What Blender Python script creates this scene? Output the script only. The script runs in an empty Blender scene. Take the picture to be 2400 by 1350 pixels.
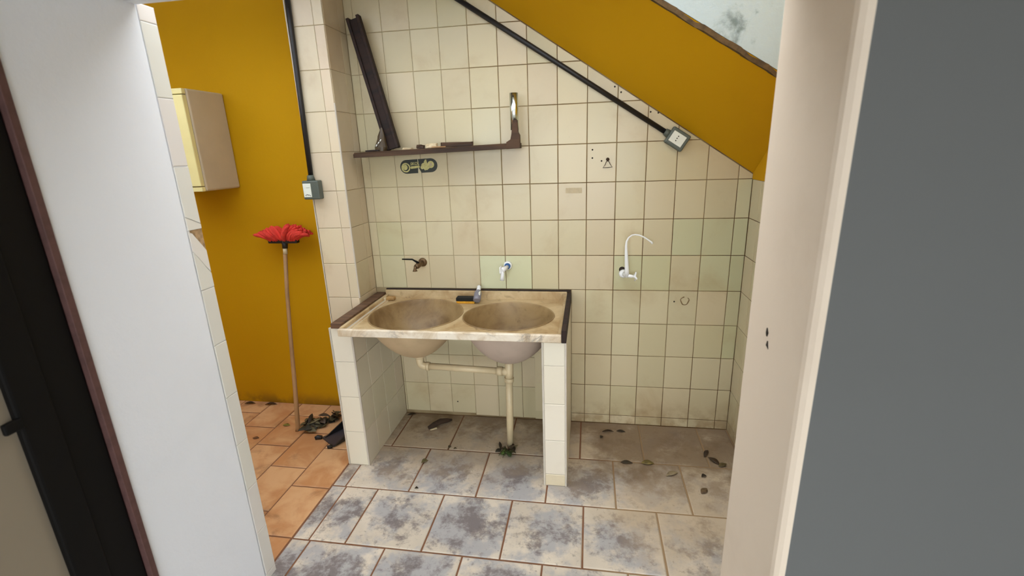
import bpy, bmesh, math, random
from mathutils import Vector, Matrix
random.seed(11)
S = bpy.context.scene
COL = S.collection

# ------------------------------------------------------------------ camera, sky, exposure
cam_d = bpy.data.cameras.new('camera')
cam = bpy.data.objects.new('camera', cam_d); COL.objects.link(cam)
CR = ((0.987234, 0.155584, -0.034097), (0.011118, -0.280868, -0.959682), (-0.158888, 0.947052, -0.279012))
CP = (0.163, -2.56668, 1.60125)
FPX = 1106.299
right, down, fwd = (Vector(r).normalized() for r in CR)
M = Matrix((right, -down, -fwd)).transposed().to_4x4()
M.translation = Vector(CP)
cam.matrix_world = M
cam_d.sensor_width = 36.0
cam_d.lens = 36.0 * FPX / 2400.0
cam_d.clip_start = 0.02
cam_d.dof.use_dof = True
cam_d.dof.focus_distance = 2.5
cam_d.dof.aperture_fstop = 3.0
S.camera = cam

w = bpy.data.worlds.new('overcast_sky'); S.world = w; w.use_nodes = True
bgn = w.node_tree.nodes['Background']
bgn.inputs[0].default_value = (0.93, 0.97, 1.0, 1)
bgn.inputs[1].default_value = 1.0
S.view_settings.view_transform = 'Standard'
S.view_settings.look = 'None'
S.view_settings.gamma = 1.0
S.view_settings.use_curve_mapping = False
S.view_settings.exposure = 2.75

# ------------------------------------------------------------------ helpers
def lin(c):
    return tuple(((v/255)/12.92 if v/255 <= 0.04045 else ((v/255+0.055)/1.055)**2.4) for v in c) + (1.0,)

class NT:
    def __init__(s, name):
        s.m = bpy.data.materials.new(name); s.m.use_nodes = True
        s.t = s.m.node_tree; s.b = s.t.nodes['Principled BSDF']
    def n(s, typ, **kw):
        o = s.t.nodes.new(typ)
        for k, v in kw.items(): setattr(o, k, v)
        return o
    def link(s, a, b): s.t.links.new(a, b)
    def noise(s, scale, coord='Object', detail=4, rough=0.55, dist=0.0, off=False):
        tc = s.n('ShaderNodeTexCoord')
        src = tc.outputs[coord] if coord != 'World' else s.n('ShaderNodeNewGeometry').outputs['Position']
        if off:
            oi = s.n('ShaderNodeObjectInfo'); ad = s.n('ShaderNodeVectorMath', operation='ADD')
            ml = s.n('ShaderNodeMath', operation='MULTIPLY'); ml.inputs[1].default_value = 37.0
            s.link(oi.outputs['Random'], ml.inputs[0]); s.link(src, ad.inputs[0]); s.link(ml.outputs[0], ad.inputs[1])
            src = ad.outputs[0]
        nz = s.n('ShaderNodeTexNoise'); s.link(src, nz.inputs['Vector'])
        nz.inputs['Scale'].default_value = scale; nz.inputs['Detail'].default_value = detail
        nz.inputs['Roughness'].default_value = rough; nz.inputs['Distortion'].default_value = dist
        return nz.outputs['Fac']
    def ramp(s, fac, lo, hi):
        r = s.n('ShaderNodeMapRange'); r.interpolation_type = 'SMOOTHSTEP'
        s.link(fac, r.inputs[0]); r.inputs[1].default_value = lo; r.inputs[2].default_value = hi
        return r.outputs[0]
    def mix(s, fac, a, b, mode='MIX'):
        m = s.n('ShaderNodeMix', data_type='RGBA', blend_type=mode)
        if isinstance(fac, (int, float)): m.inputs[0].default_value = fac
        else: s.link(fac, m.inputs[0])
        for i, v in ((6, a), (7, b)):
            if isinstance(v, tuple): m.inputs[i].default_value = v
            else: s.link(v, m.inputs[i])
        return m.outputs[2]
    def math(s, op, a, b=None):
        m = s.n('ShaderNodeMath', operation=op)
        for i, v in ((0, a), (1, b)):
            if v is None: continue
            if isinstance(v, (int, float)): m.inputs[i].default_value = v
            else: s.link(v, m.inputs[i])
        return m.outputs[0]
    def col(s, c):
        if isinstance(c, tuple): s.b.inputs['Base Color'].default_value = c
        else: s.link(c, s.b.inputs['Base Color'])
    def bump(s, fac, strength=0.2, dist=0.004):
        b = s.n('ShaderNodeBump'); b.inputs['Strength'].default_value = strength; b.inputs['Distance'].default_value = dist
        s.link(fac, b.inputs['Height']); s.link(b.outputs[0], s.b.inputs['Normal'])
    def rough(s, v): s.b.inputs['Roughness'].default_value = v
    def objcol(s): return s.n('ShaderNodeObjectInfo').outputs['Color']
    def xyz(s):
        g = s.n('ShaderNodeNewGeometry'); x = s.n('ShaderNodeSeparateXYZ'); s.link(g.outputs['Position'], x.inputs[0]); return x.outputs

def mat_plain(name, c, rough=0.6, var=0.12, scale=20, metal=0.0, bump=0.0, dark=0.7):
    k = NT(name); c = lin(c)
    d = tuple(v*dark for v in c[:3]) + (1,)
    f = k.ramp(k.noise(scale), 0.35, 0.75)
    k.col(k.mix(k.math('MULTIPLY', f, min(1, var*4)), c, d)); k.rough(rough)
    k.b.inputs['Metallic'].default_value = metal
    if bump: k.bump(k.noise(scale*4), bump)
    return k.m

def mat_tile(name, spec=0.28, dirt=1.0):
    k = NT(name); base = k.objcol()
    st = k.ramp(k.noise(3.2, 'World', 5, 0.6, 0.4), 0.50, 0.80)
    c = k.mix(k.math('MULTIPLY', st, 0.45*dirt), base, lin((160, 132, 92)))
    # grimy splash zone: mud splashed up the lowest courses
    z = k.xyz()
    low = k.math('MULTIPLY', k.ramp(z[2], 0.20, -0.02), k.ramp(k.noise(14, 'World', 5), 0.38, 0.62))
    c = k.mix(k.math('MULTIPLY', k.math('MULTIPLY', low, k.ramp(z[0], -0.1, 0.1)), 0.6*dirt), c, lin((140, 110, 72)))
    sp = k.ramp(k.noise(55, 'World', 3, 0.6), 0.70, 0.78)
    c = k.mix(k.math('MULTIPLY', sp, 0.35*dirt), c, lin((130, 105, 70)))
    k.col(c); k.rough(spec); k.bump(k.noise(9, 'Object', 2, 0.5, 0, True), 0.08, 0.01)
    return k.m

def mat_grout():
    k = NT('wall_grout')
    z = k.xyz()
    n = k.ramp(k.noise(2.3, 'World', 4, 0.6), 0.36, 0.62)
    e = k.ramp(z[0], -0.9, 0.1)
    f = k.math('ADD', k.math('MULTIPLY', n, 0.5), k.math('MULTIPLY', e, 0.5))
    k.col(k.mix(f, lin((165, 148, 112)), lin((92, 62, 26)))); k.rough(0.9)
    return k.m

def mat_floor_grey():
    k = NT('floor_tile_grey')
    tc = k.n('ShaderNodeTexCoord'); ln = k.n('ShaderNodeVectorMath', operation='LENGTH'); k.link(tc.outputs['Object'], ln.inputs[0])
    rad = k.math('MULTIPLY', ln.outputs['Value'], 1/0.17)
    oi = k.n('ShaderNodeObjectInfo'); rnd = k.math('SUBTRACT', oi.outputs['Random'], 0.5)
    c = k.mix(k.ramp(k.noise(4, 'Object', 3, 0.5, 0.1, True), 0.4, 0.65), lin((212, 201, 184)), lin((196, 185, 168)))
    edge = k.math('MULTIPLY', k.math('SUBTRACT', rad, 0.72), -0.17)
    n1 = k.math('ADD', k.math('ADD', k.noise(7, 'Object', 9, 0.66, 0.12, True), edge), k.math('MULTIPLY', rnd, 0.16))
    c = k.mix(k.math('MULTIPLY', k.ramp(n1, 0.40, 0.60), 0.85), c, lin((160, 160, 163)))
    n2 = k.math('ADD', k.math('ADD', k.noise(12, 'Object', 10, 0.74, 0.15, True), edge), k.math('MULTIPLY', rnd, 0.06))
    c = k.mix(k.math('MULTIPLY', k.ramp(n2, 0.47, 0.66), 0.85), c, lin((106, 96, 96)))
    n3 = k.noise(46, 'Object', 5, 0.7, 0.0, True)
    c = k.mix(k.math('MULTIPLY', k.ramp(n3, 0.58, 0.68), 0.5), c, lin((92, 82, 80)))
    n4 = k.noise(60, 'World', 2, 0.5)
    c = k.mix(k.math('MULTIPLY', k.ramp(n4, 0.75, 0.79), 0.6), c, lin((226, 220, 210)))
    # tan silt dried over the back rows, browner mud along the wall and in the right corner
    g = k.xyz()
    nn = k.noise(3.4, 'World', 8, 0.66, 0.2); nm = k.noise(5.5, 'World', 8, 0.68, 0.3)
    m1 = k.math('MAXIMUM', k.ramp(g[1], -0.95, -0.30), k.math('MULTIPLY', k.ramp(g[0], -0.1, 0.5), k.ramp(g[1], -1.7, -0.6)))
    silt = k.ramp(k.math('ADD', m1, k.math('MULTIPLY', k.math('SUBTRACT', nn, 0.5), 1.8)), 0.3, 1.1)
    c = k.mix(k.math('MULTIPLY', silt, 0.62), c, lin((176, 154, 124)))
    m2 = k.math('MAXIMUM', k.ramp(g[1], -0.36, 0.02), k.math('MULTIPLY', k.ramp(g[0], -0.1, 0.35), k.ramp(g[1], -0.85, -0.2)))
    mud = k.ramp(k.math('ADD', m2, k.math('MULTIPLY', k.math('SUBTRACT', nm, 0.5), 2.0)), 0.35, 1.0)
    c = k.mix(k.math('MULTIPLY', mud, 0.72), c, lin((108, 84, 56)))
    k.col(c); k.rough(0.55); k.bump(n2, 0.15, 0.004)
    return k.m

def mat_floor_orange():
    k = NT('floor_tile_terracotta')
    n1 = k.noise(6, 'Object', 5, 0.6, 0.5, True)
    oi = k.n('ShaderNodeObjectInfo')
    c = k.mix(k.ramp(k.math('ADD', n1, k.math('MULTIPLY', k.math('SUBTRACT', oi.outputs['Random'], 0.5), 0.3)), 0.35, 0.7), lin((208, 164, 120)), lin((186, 132, 86)))
    c = k.mix(k.math('MULTIPLY', k.ramp(k.noise(4.5, 'World', 5, 0.6, 0.8), 0.55, 0.72), 0.6), c, lin((128, 88, 56)))
    k.col(c); k.rough(0.5); k.bump(n1, 0.1, 0.004)
    return k.m

def mat_wood(name, a, b, rough=0.55):
    k = NT(name)
    tc = k.n('ShaderNodeTexCoord'); mp = k.n('ShaderNodeMapping'); k.link(tc.outputs['Object'], mp.inputs[0])
    mp.inputs['Scale'].default_value = (3, 40, 40)
    nz = k.n('ShaderNodeTexNoise'); k.link(mp.outputs[0], nz.inputs['Vector']); nz.inputs['Scale'].default_value = 1.0; nz.inputs['Detail'].default_value = 5
    k.col(k.mix(k.ramp(nz.outputs['Fac'], 0.35, 0.7), lin(a), lin(b))); k.rough(rough); k.bump(nz.outputs['Fac'], 0.2, 0.002)
    return k.m

def mat_plaster(name, c, dirt=None, amount=0.3, bump=0.25, rough=0.8, dscale=1.5, lo=0.5, hi=0.8):
    k = NT(name); base = lin(c)
    o = base
    if dirt: o = k.mix(k.math('MULTIPLY', k.ramp(k.noise(dscale, 'World', 6, 0.65, 0.3), lo, hi), amount), base, lin(dirt))
    k.col(o if dirt else base); k.rough(rough); k.bump(k.noise(28, 'World', 6, 0.65), bump, 0.006)
    return k.m

def mat_yellow():
    k = NT('yellow_paint')
    c = k.mix(k.math('MULTIPLY', k.ramp(k.noise(2.2, 'World', 5, 0.6), 0.4, 0.8), 0.35), lin((198, 149, 8)), lin((184, 135, 4)))
    g = k.xyz()
    low = k.math('MULTIPLY', k.ramp(g[2], 0.10, 0.0), k.ramp(k.noise(9, 'World', 5), 0.35, 0.6))
    c = k.mix(k.math('MULTIPLY', low, 0.7), c, lin((120, 84, 30)))
    c = k.mix(k.math('MULTIPLY', k.ramp(k.noise(30, 'World', 3), 0.74, 0.80), 0.35), c, lin((120, 84, 20)))
    k.col(c); k.rough(0.75); k.b.inputs['Specular IOR Level'].default_value = 0.15; k.bump(k.noise(40, 'World', 5), 0.2, 0.004)
    return k.m

def mat_sink(name='stained_marble_resin', a=(202, 180, 140), b=(162, 132, 88)):
    k = NT(name)
    n1 = k.noise(5, 'Object', 6, 0.62, 0.6)
    c = k.mix(k.ramp(n1, 0.35, 0.70), lin(a), lin(b))
    n2 = k.noise(12, 'Object', 7, 0.7, 0.9)
    c = k.mix(k.math('MULTIPLY', k.ramp(n2, 0.56, 0.70), 0.6), c, lin((112, 88, 56)))
    k.col(c); k.rough(0.45); k.bump(n2, 0.1, 0.003)
    return k.m

def mat_apron():
    k = NT('veined_marble_resin')
    n1 = k.noise(4, 'Object', 6, 0.65, 1.4)
    c = k.mix(k.ramp(n1, 0.40, 0.72), lin((232, 222, 204)), lin((190, 166, 130)))
    n2 = k.noise(5, 'Object', 5, 0.6, 0.8)
    v = k.math('MULTIPLY', k.ramp(k.math('ABSOLUTE', k.math('SUBTRACT', n2, 0.50)), 0.035, 0.0), k.ramp(k.noise(3, 'Object', 2), 0.42, 0.6))
    c = k.mix(k.math('MULTIPLY', v, 0.55), c, lin((120, 112, 104)))
    k.col(c); k.rough(0.4)
    return k.m

def mat_joint():
    k = NT('floor_joint'); g = k.xyz()
    f = k.ramp(k.math('ADD', k.math('MULTIPLY', k.ramp(g[0], 0.0, 0.5), 0.7), k.math('SUBTRACT', k.noise(4, 'World', 5), 0.5)), 0.1, 0.6)
    k.col(k.mix(f, lin((122, 84, 60)), lin((150, 124, 92)))); k.rough(0.95); k.bump(k.noise(120, 'World', 3), 0.2)
    return k.m

def mat_leaf():
    k = NT('leaf_blade')
    c = k.mix(k.math('MULTIPLY', k.ramp(k.noise(40, 'Object', 4, 0.6, 0, True), 0.4, 0.7), 0.6), k.objcol(), lin((36, 28, 16)))
    k.col(c); k.rough(0.6)
    return k.m

MT = dict(
    tile=mat_tile('ceramic_wall_tile'), tileclean=mat_tile('ceramic_wall_tile_clean', 0.28, 0.2), bowl=mat_sink('darker_bowl', (160, 134, 92), (120, 93, 57)), under1=mat_plain('bare_resin_beige', (196, 172, 136), 0.7, 0.2, 5), under2=mat_plain('bare_resin_pinkish', (186, 168, 152), 0.7, 0.2, 5), grout=mat_grout(), fgrey=mat_floor_grey(), forange=mat_floor_orange(),  # bowl interiors coloured darker than the deck
    fjoint=mat_joint(), yellow=mat_yellow(), sink=mat_sink(), apron=mat_apron(),
    white=mat_plaster('white_plaster', (238, 243, 252), (226, 231, 240), 0.4, 0.22),
    jamb=mat_plaster('cream_plaster', (226, 211, 192), (206, 189, 168), 0.5, 0.15),
    greywall=mat_plaster('grey_wall_paint', (99, 101, 100), (94, 96, 95), 0.5, 0.1),
    beige=mat_plaster('beige_panel', (142, 131, 114), (128, 117, 100), 0.4, 0.08),
    roomw=mat_plaster('room_wall_paint', (190, 186, 178), None, 0, 0.1),
    pale=mat_plaster('pale_blue_limewash', (172, 186, 188), (92, 106, 102), 0.85, 0.4, 0.85, 5.5, 0.54, 0.70),
    moss=mat_plain('mossy_concrete', (92, 70, 38), 0.9, 0.3, 30, bump=0.5, dark=0.45),
    concrete=mat_plain('bare_concrete', (150, 146, 138), 0.9, 0.2, 12, bump=0.3),
    brick=mat_plain('exposed_mortar', (190, 158, 118), 0.95, 0.3, 60, bump=0.5, dark=0.5),
    shelf=mat_wood('shelf_wood', (78, 54, 33), (46, 30, 17), 0.75), darkwood=mat_wood('dark_wood', (44, 26, 18), (24, 13, 10), 0.8),
    stripwood=mat_wood('strip_wood', (104, 76, 56), (68, 46, 32)), handle=mat_plain('handle_wood', (176, 136, 92), 0.6, 0.25, 7),
    black=mat_plain('black_plastic', (24, 23, 25), 0.45, 0.05), blackmetal=mat_plain('black_iron_paint', (9, 8, 8), 0.6, 0.1),
    brownframe=mat_plain('brown_frame_edge', (96, 66, 62), 0.7, 0.25, 40), boxgrey=mat_plain('grey_green_plastic', (84, 92, 84), 0.5, 0.08),
    whiteplastic=mat_plain('white_plastic', (236, 238, 238), 0.3, 0.03), plate=mat_plain('white_label', (226, 230, 218), 0.5, 0.05),
    pvc=mat_plain('cream_pvc', (214, 196, 158), 0.4, 0.12, 12), bronze=mat_plain('tarnished_brass', (116, 92, 64), 0.45, 0.25, 40, 0.7),
    blue=mat_plain('blue_plastic', (50, 98, 160), 0.35, 0.05), chrome=mat_plain('chrome', (214, 222, 216), 0.22, 0.05, 20, 1.0),
    red=mat_plain('red_cotton', (232, 66, 54), 0.9, 0.2, 30, bump=0.3), boxside=mat_plain('beige_cabinet', (204, 188, 158), 0.6, 0.1, 4),
    boxfront=mat_plain('cream_cabinet_door', (238, 226, 160), 0.5, 0.06, 4), trimwhite=mat_plain('pvc_edge_trim', (200, 192, 178), 0.5, 0.1),
    mark=mat_plain('dark_mark', (44, 36, 28), 0.9, 0.1), stain=mat_plain('rust_stain', (128, 106, 74), 0.8, 0.2, 60), ghost=mat_plain('faded_patch', (188, 173, 141), 0.6, 0.1, 60),
    sticker=mat_plain('sticker_black', (26, 34, 24), 0.4, 0.15, 60), stickercream=mat_plain('sticker_cream', (206, 200, 132), 0.5, 0.3, 90),
    yellowfoam=mat_plain('yellow_foam', (216, 158, 44), 0.95, 0.2, 60, bump=0.4), blackfoam=mat_plain('black_scourer', (26, 26, 22), 0.95, 0.2, 90, bump=0.4),
    soap=mat_plain('dried_soap', (176, 138, 84), 0.6, 0.25, 30), greybottle=mat_plain('grey_bottle', (126, 124, 134), 0.35, 0.1),
    leaf=mat_leaf(), glass=mat_plain('cloudy_plastic', (74, 60, 40), 0.3, 0.3, 30), plasterbit=mat_plain('plaster_crumb', (214, 196, 160), 0.9, 0.2, 60, bump=0.4),
    dustpan=mat_plain('black_dustpan', (58, 54, 62), 0.45, 0.12), twig=mat_plain('twig_bark', (60, 44, 30), 0.9, 0.3, 60),
    roomfloor=mat_plain('room_floor', (150, 140, 125), 0.5, 0.2, 3),
)

MT['blackmetal'].node_tree.nodes['Principled BSDF'].inputs['Specular IOR Level'].default_value = 0.2
def mesh(name, verts, faces, mat, smooth=False):
    m = bpy.data.meshes.new(name); m.from_pydata([tuple(v) for v in verts], [], faces); m.update()
    for x in (mat if isinstance(mat, (list, tuple)) else [mat]): m.materials.append(MT[x] if isinstance(x, str) else x)
    if smooth:
        for p in m.polygons: p.use_smooth = True
    return m
def link(name, data, parent=None, loc=(0, 0, 0), rot=None):
    o = bpy.data.objects.new(name, data); COL.objects.link(o); o.location = loc
    if rot: o.rotation_euler = rot
    if parent: o.parent = parent
    return o
def tag(o, label, cat, group=None):
    o['label'] = label; o['category'] = cat
    if group: o['group'] = group
    return o
def thing(name, label, cat, loc=(0, 0, 0), group=None, rot=None):
    o = link(name, None, None, loc, rot); o.empty_display_size = 0.05
    return tag(o, label, cat, group)
class B:
    """collects shapes into one bmesh"""
    def __init__(s): s.bm = bmesh.new()
    def box(s, lo, hi, mi=0):
        vs = [s.bm.verts.new((x, y, z)) for x in (lo[0], hi[0]) for y in (lo[1], hi[1]) for z in (lo[2], hi[2])]
        for q in ((0, 1, 3, 2), (4, 6, 7, 5), (0, 4, 5, 1), (2, 3, 7, 6), (0, 2, 6, 4), (1, 5, 7, 3)):
            f = s.bm.faces.new([vs[i] for i in q]); f.material_index = mi
        return s
    def tube(s, pts, r, n=12, cap=True):
        pts = [Vector(p) for p in pts]; rs = r if isinstance(r, (list, tuple)) else [r]*len(pts)
        prev = None; rings = []
        for i, p in enumerate(pts):
            d = (pts[min(i+1, len(pts)-1)] - pts[max(i-1, 0)]).normalized()
            if prev is None:
                a = Vector((0, 0, 1)) if abs(d.z) < 0.9 else Vector((1, 0, 0)); u = d.cross(a).normalized()
            else: u = (prev - d*prev.dot(d)).normalized()
            v = d.cross(u); prev = u
            rings.append([s.bm.verts.new(p + (u*math.cos(2*math.pi*k/n) + v*math.sin(2*math.pi*k/n))*rs[i]) for k in range(n)])
        for a, b in zip(rings, rings[1:]):
            for k in range(n):
                f = s.bm.faces.new((a[k], a[(k+1) % n], b[(k+1) % n], b[k])); f.smooth = True
        if cap: s.bm.faces.new(rings[0][::-1]); s.bm.faces.new(rings[-1])
        return s
    def prism(s, poly, axis, a, b):
        """poly in the two other axes, extruded along axis from a to b"""
        def P(q, t):
            c = [q[0], q[1]]; c.insert(axis, t); return c
        A = [s.bm.verts.new(P(q, a)) for q in poly]; C = [s.bm.verts.new(P(q, b)) for q in poly]
        s.bm.faces.new(A); s.bm.faces.new(C[::-1]); n = len(poly)
        for i in range(n): s.bm.faces.new((A[i], C[i], C[(i+1) % n], A[(i+1) % n]))
        return s
    def out(s, name, mat, parent=None, loc=(0, 0, 0), rot=None, bevel=0, seg=2):
        if bevel: bmesh.ops.bevel(s.bm, geom=[e for e in s.bm.edges], offset=bevel, segments=seg, affect='EDGES', profile=0.5, clamp_overlap=True)
        bmesh.ops.recalc_face_normals(s.bm, faces=s.bm.faces[:])
        m = bpy.data.meshes.new(name); s.bm.to_mesh(m); s.bm.free()
        for x in (mat if isinstance(mat, (list, tuple)) else [mat]): m.materials.append(MT[x])
        return link(name, m, parent, loc, rot)
def struct(o): o['kind'] = 'structure'; return o
def box(name, lo, hi, mat, parent=None, bevel=0, seg=2): return B().box(lo, hi).out(name, mat, parent, bevel=bevel, seg=seg)

# ------------------------------------------------------------------ wall tiles
def clip(poly, f):
    out = []
    for i, a in enumerate(poly):
        b = poly[(i+1) % len(poly)]; fa, fb = f(a), f(b)
        if fa >= 0: out.append(a)
        if (fa >= 0) != (fb >= 0):
            t = fa/(fa-fb); out.append((a[0]+(b[0]-a[0])*t, a[1]+(b[1]-a[1])*t))
    return out
_tm = {}
def tile_mesh(poly, t, mat, edge=0.0022, key=None):
    """poly = outline in local (u, v); front face at y = 0 looking to -Y, back at y = t"""
    if key and key in _tm: return _tm[key]
    cx = sum(p[0] for p in poly)/len(poly); cy = sum(p[1] for p in poly)/len(poly)
    sx = max(abs(p[0]-cx) for p in poly); sy = max(abs(p[1]-cy) for p in poly)
    n = len(poly); V = []
    V += [(p[0], t, p[1]) for p in poly]; V += [(p[0], 0.0012, p[1]) for p in poly]
    V += [(cx+(p[0]-cx)*max(0.3, 1-edge/max(sx, 1e-4)), 0, cy+(p[1]-cy)*max(0.3, 1-edge/max(sy, 1e-4))) for p in poly]
    F = [tuple(range(2*n, 3*n))]
    for r in (0, n):
        F += [(r+i, r+(i+1) % n, r+n+(i+1) % n, r+n+i) for i in range(n)]
    m = mesh('tile', V, F, mat)
    if key: _tm[key] = m
    return m
FACE = {'-y': 0.0, '+x': math.pi/2, '-x': -math.pi/2}
def tile(parent, u0, u1, v0, v1, face, plane, color, gap=0.0016, t=0.003, clipf=None, jit=0.0004, mat='tile'):
    """wall tile between (u0..u1, v0..v1); u runs along X for -y walls, along Y for x walls"""
    cu, cv = (u0+u1)/2, (v0+v1)/2; hw, hh = (u1-u0)/2-gap, (v1-v0)/2-gap
    if hw < 0.003 or hh < 0.003: return None
    poly = [(-hw, -hh), (hw, -hh), (hw, hh), (-hw, hh)]; key = (mat, round(hw, 4), round(hh, 4), t)
    if clipf:
        q = clip(poly, lambda p: clipf(p[0]+cu, p[1]+cv))
        if len(q) < 3: return None
        if q != poly: key = None
        poly = q
    m = tile_mesh(poly, t, mat, key=key)
    j = random.uniform(-jit, jit)
    loc = (cu, plane+j, cv) if face == '-y' else ((plane-j, cu, cv) if face == '+x' else (plane+j, cu, cv))
    o = link('tile', m, parent, loc, (0, 0, FACE[face])); o.color = color
    return o
def tcol(base=(199, 187, 153), var=4, tint=(0, 0, 0)):
    k = random.uniform(-var, var)
    return lin(tuple(max(0, min(255, base[i]+k+random.uniform(-1.5, 1.5)+tint[i])) for i in range(3)))

RZ = [0.055 + 0.196*i for i in range(-1, 15)]
def zrows(z0, z1, first, pitch):
    r = [z0]; z = first
    while z < z1-0.004:
        if z > z0+0.004: r.append(z)
        z += pitch
    return r + [z1]
soff = lambda x: 1.455 + 0.6635*(0.966-x)          # where the stair underside meets the back wall

wall_back = struct(box('wall_back', (-1.30, 0.003, -0.05), (1.12, 0.16, 2.95), 'grout'))
GREEN = {(4, 5): 1, (5, 5): 1, (6, 5): .8, (2, 6): .8, (3, 6): .7, (5, 6): 1, (6, 6): 1, (6, 7): .7, (6, 8): .5, (6, 4): .4, (-7, 5): .5, (-7, 6): .6}
cols = [-1.095, -1.05] + [-0.9+0.15*i for i in range(0, 13)] + [0.968]
rows = zrows(0.0, 2.62, 0.055, 0.196)
for ci in range(len(cols)-1):
    for ri in range(len(rows)-1):
        u0, u1, v0, v1 = cols[ci], cols[ci+1], rows[ri], rows[ri+1]
        c = round(u0/0.15) if u0 > -1.08 else -8
        r = round(11-(v1-0.055)/0.196)
        if u1 <= -0.02 and v1 < 0.85: continue                    # that field is laid on its own grid under the sink
        if u0 < 0.0 and u1 > 0 and v1 < 0.85: u0 = 0.07
        col = tcol()
        if (c, r) in ((-3, 6), (-2, 6)): col = tcol((199, 200, 164), 1)
        elif (c, r) in GREEN: col = tcol(tint=(-9*GREEN[(c, r)], 1, -3*GREEN[(c, r)]))
        tile(wall_back, u0, u1, v0, v1, '-y', 0.0, col, gap=0.0018 if u0 > -0.5 else 0.0011, clipf=lambda x, z: soff(x)-0.006-z)
ucols = [-0.986, -0.975, -0.825, -0.675, -0.525, -0.375, -0.225, -0.075, -0.042]
urows = [0.018, 0.217, 0.414, 0.611, 0.80]
for a, b in zip(ucols, ucols[1:]):
    for c, d in zip(urows, urows[1:]):
        tile(wall_back, a, b, c-(0.012 if (c < 0.1 and a > -0.55) else 0), d, '-y', 0.0, tcol(), gap=0.0012)
# drill holes, ring stain and faded patch on the tiles
def disc(name, parent, x, z, r, mat='mark', y=-0.0006, n=10, sx=1.0):
    V = [(x+sx*r*math.cos(2*math.pi*k/n), y, z+r*math.sin(2*math.pi*k/n)) for k in range(n)]
    V += [(v[0], 0.001, v[2]) for v in V]
    F = [tuple(range(n))] + [(k, (k+1) % n, n+(k+1) % n, n+k) for k in range(n)]
    return link(name, mesh(name, V, F, mat), parent)
for x, z in ((0.283, 1.888), (0.314, 1.861), (0.460, 1.763), (0.497, 1.757), (0.178, 1.592), (0.178, 1.551), (0.225, 1.535), (0.63, 0.778), (-0.64, 0.095)):
    disc('drill_hole', wall_back, x, z, 0.0045)
b = B(); b.tube([(0.685+0.021*math.cos(t)*(1+.15*math.sin(3*t)), 0.0, 0.783+0.023*math.sin(t)) for t in [0.9-i*0.36 for i in range(16)]], [0.0018+0.0016*abs(math.sin(i*.5)) for i in range(16)], 6); b.out('ring_stain', 'stain', wall_back)
box('faded_patch', (0.040, -0.0007, 1.374), (0.126, 0.001, 1.402), 'ghost', wall_back)

wall_right = struct(box('wall_right', (0.971, -1.275, -0.05), (1.12, 0.003, 1.425), 'grout'))
rc = [-0.0, -0.13] + [-0.13-0.15*i for i in range(1, 8)]
for a, b_ in zip(rc, rc[1:]):
    for c, d in zip(zrows(0, 1.425, 0.055, 0.196), zrows(0, 1.425, 0.055, 0.196)[1:]):
        tile(wall_right, b_, a, c, d, '-x', 0.968, tcol((198, 186, 152)), gap=0.0018)
box('painted_upper_wall', (0.967, -1.275, 1.425), (1.12, 0.003, 2.95), 'yellow', wall_right)

# ------------------------------------------------------------------ yellow corridor wall, pillar
wall_left = struct(box('wall_left', (-3.4, 0.035, -0.05), (-1.28, 0.16, 2.95), 'yellow'))
struct(box('wall_side', (-3.52, -1.30, -0.05), (-3.4, 0.16, 2.6), 'yellow'))
PX0, PX1, PY = -1.285, -1.095, -0.215
pillar = struct(box('wall_pillar', (PX0-0.003, PY+0.003, -0.02), (PX1-0.003, 0.035, 2.445), 'grout'))
prow = [0.0, 0.06, 0.255, 0.45, 0.645, 0.842, 1.037, 1.233, 1.429, 1.625, 1.822, 2.016, 2.212, 2.408, 2.444]
for c, d in zip(prow, prow[1:]):
    tile(pillar, PX0, -1.15, c, d, '-y', PY, tcol((212, 198, 170)), gap=0.0012)
    tile(pillar, -1.15, PX1-0.003, c, d, '-y', PY, tcol((212, 198, 170)), gap=0.0010)
    tile(pillar, PY+0.004, -0.065, c, d, '+x', PX1, tcol((196, 180, 150)), gap=0.0010)
    tile(pillar, -0.065, -0.001, c, d, '+x', PX1, tcol((196, 180, 150)), gap=0.0010)
box('edge_trim', (PX1-0.004, PY-0.004, 0.84), (PX1+0.003, PY+0.006, 1.86), 'trimwhite', pillar, 0.0012, 1)
box('rough_edge', (PX0-0.007, PY-0.001, 0.0), (PX0-0.001, PY+0.02, 2.444), 'trimwhite', pillar)

# ------------------------------------------------------------------ floor
floor = struct(box('floor', (-3.5, -1.70, -0.12), (1.12, 0.16, -0.0035), 'fjoint'))
def ftile(x0, x1, y0, y1, mat, gap=0.004, dz=None):
    hw, hh = (x1-x0)/2-gap, abs(y1-y0)/2-gap
    if hw < 0.006 or hh < 0.006: return
    key = (mat, round(hw, 4), round(hh, 4))
    if key not in _tm:
        e = 0.004
        V = [(sx*hw, sy*hh, -0.010) for sx, sy in ((-1, -1), (1, -1), (1, 1), (-1, 1))]
        V += [(x, y, -0.002) for x, y, _ in V[:4]]
        V += [(sx*(hw-e), sy*(hh-e), 0) for sx, sy in ((-1, -1), (1, -1), (1, 1), (-1, 1))]
        F = [(8, 9, 10, 11)] + [(r+i, r+(i+1) % 4, r+4+(i+1) % 4, r+4+i) for r in (0, 4) for i in range(4)]
        _tm[key] = mesh('floor_tile', V, F, mat)
    return link('floor_tile', _tm[key], floor, ((x0+x1)/2, (y0+y1)/2, random.uniform(-0.0012, 0.0006)), (0, 0, random.uniform(-0.004, 0.004)))
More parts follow.
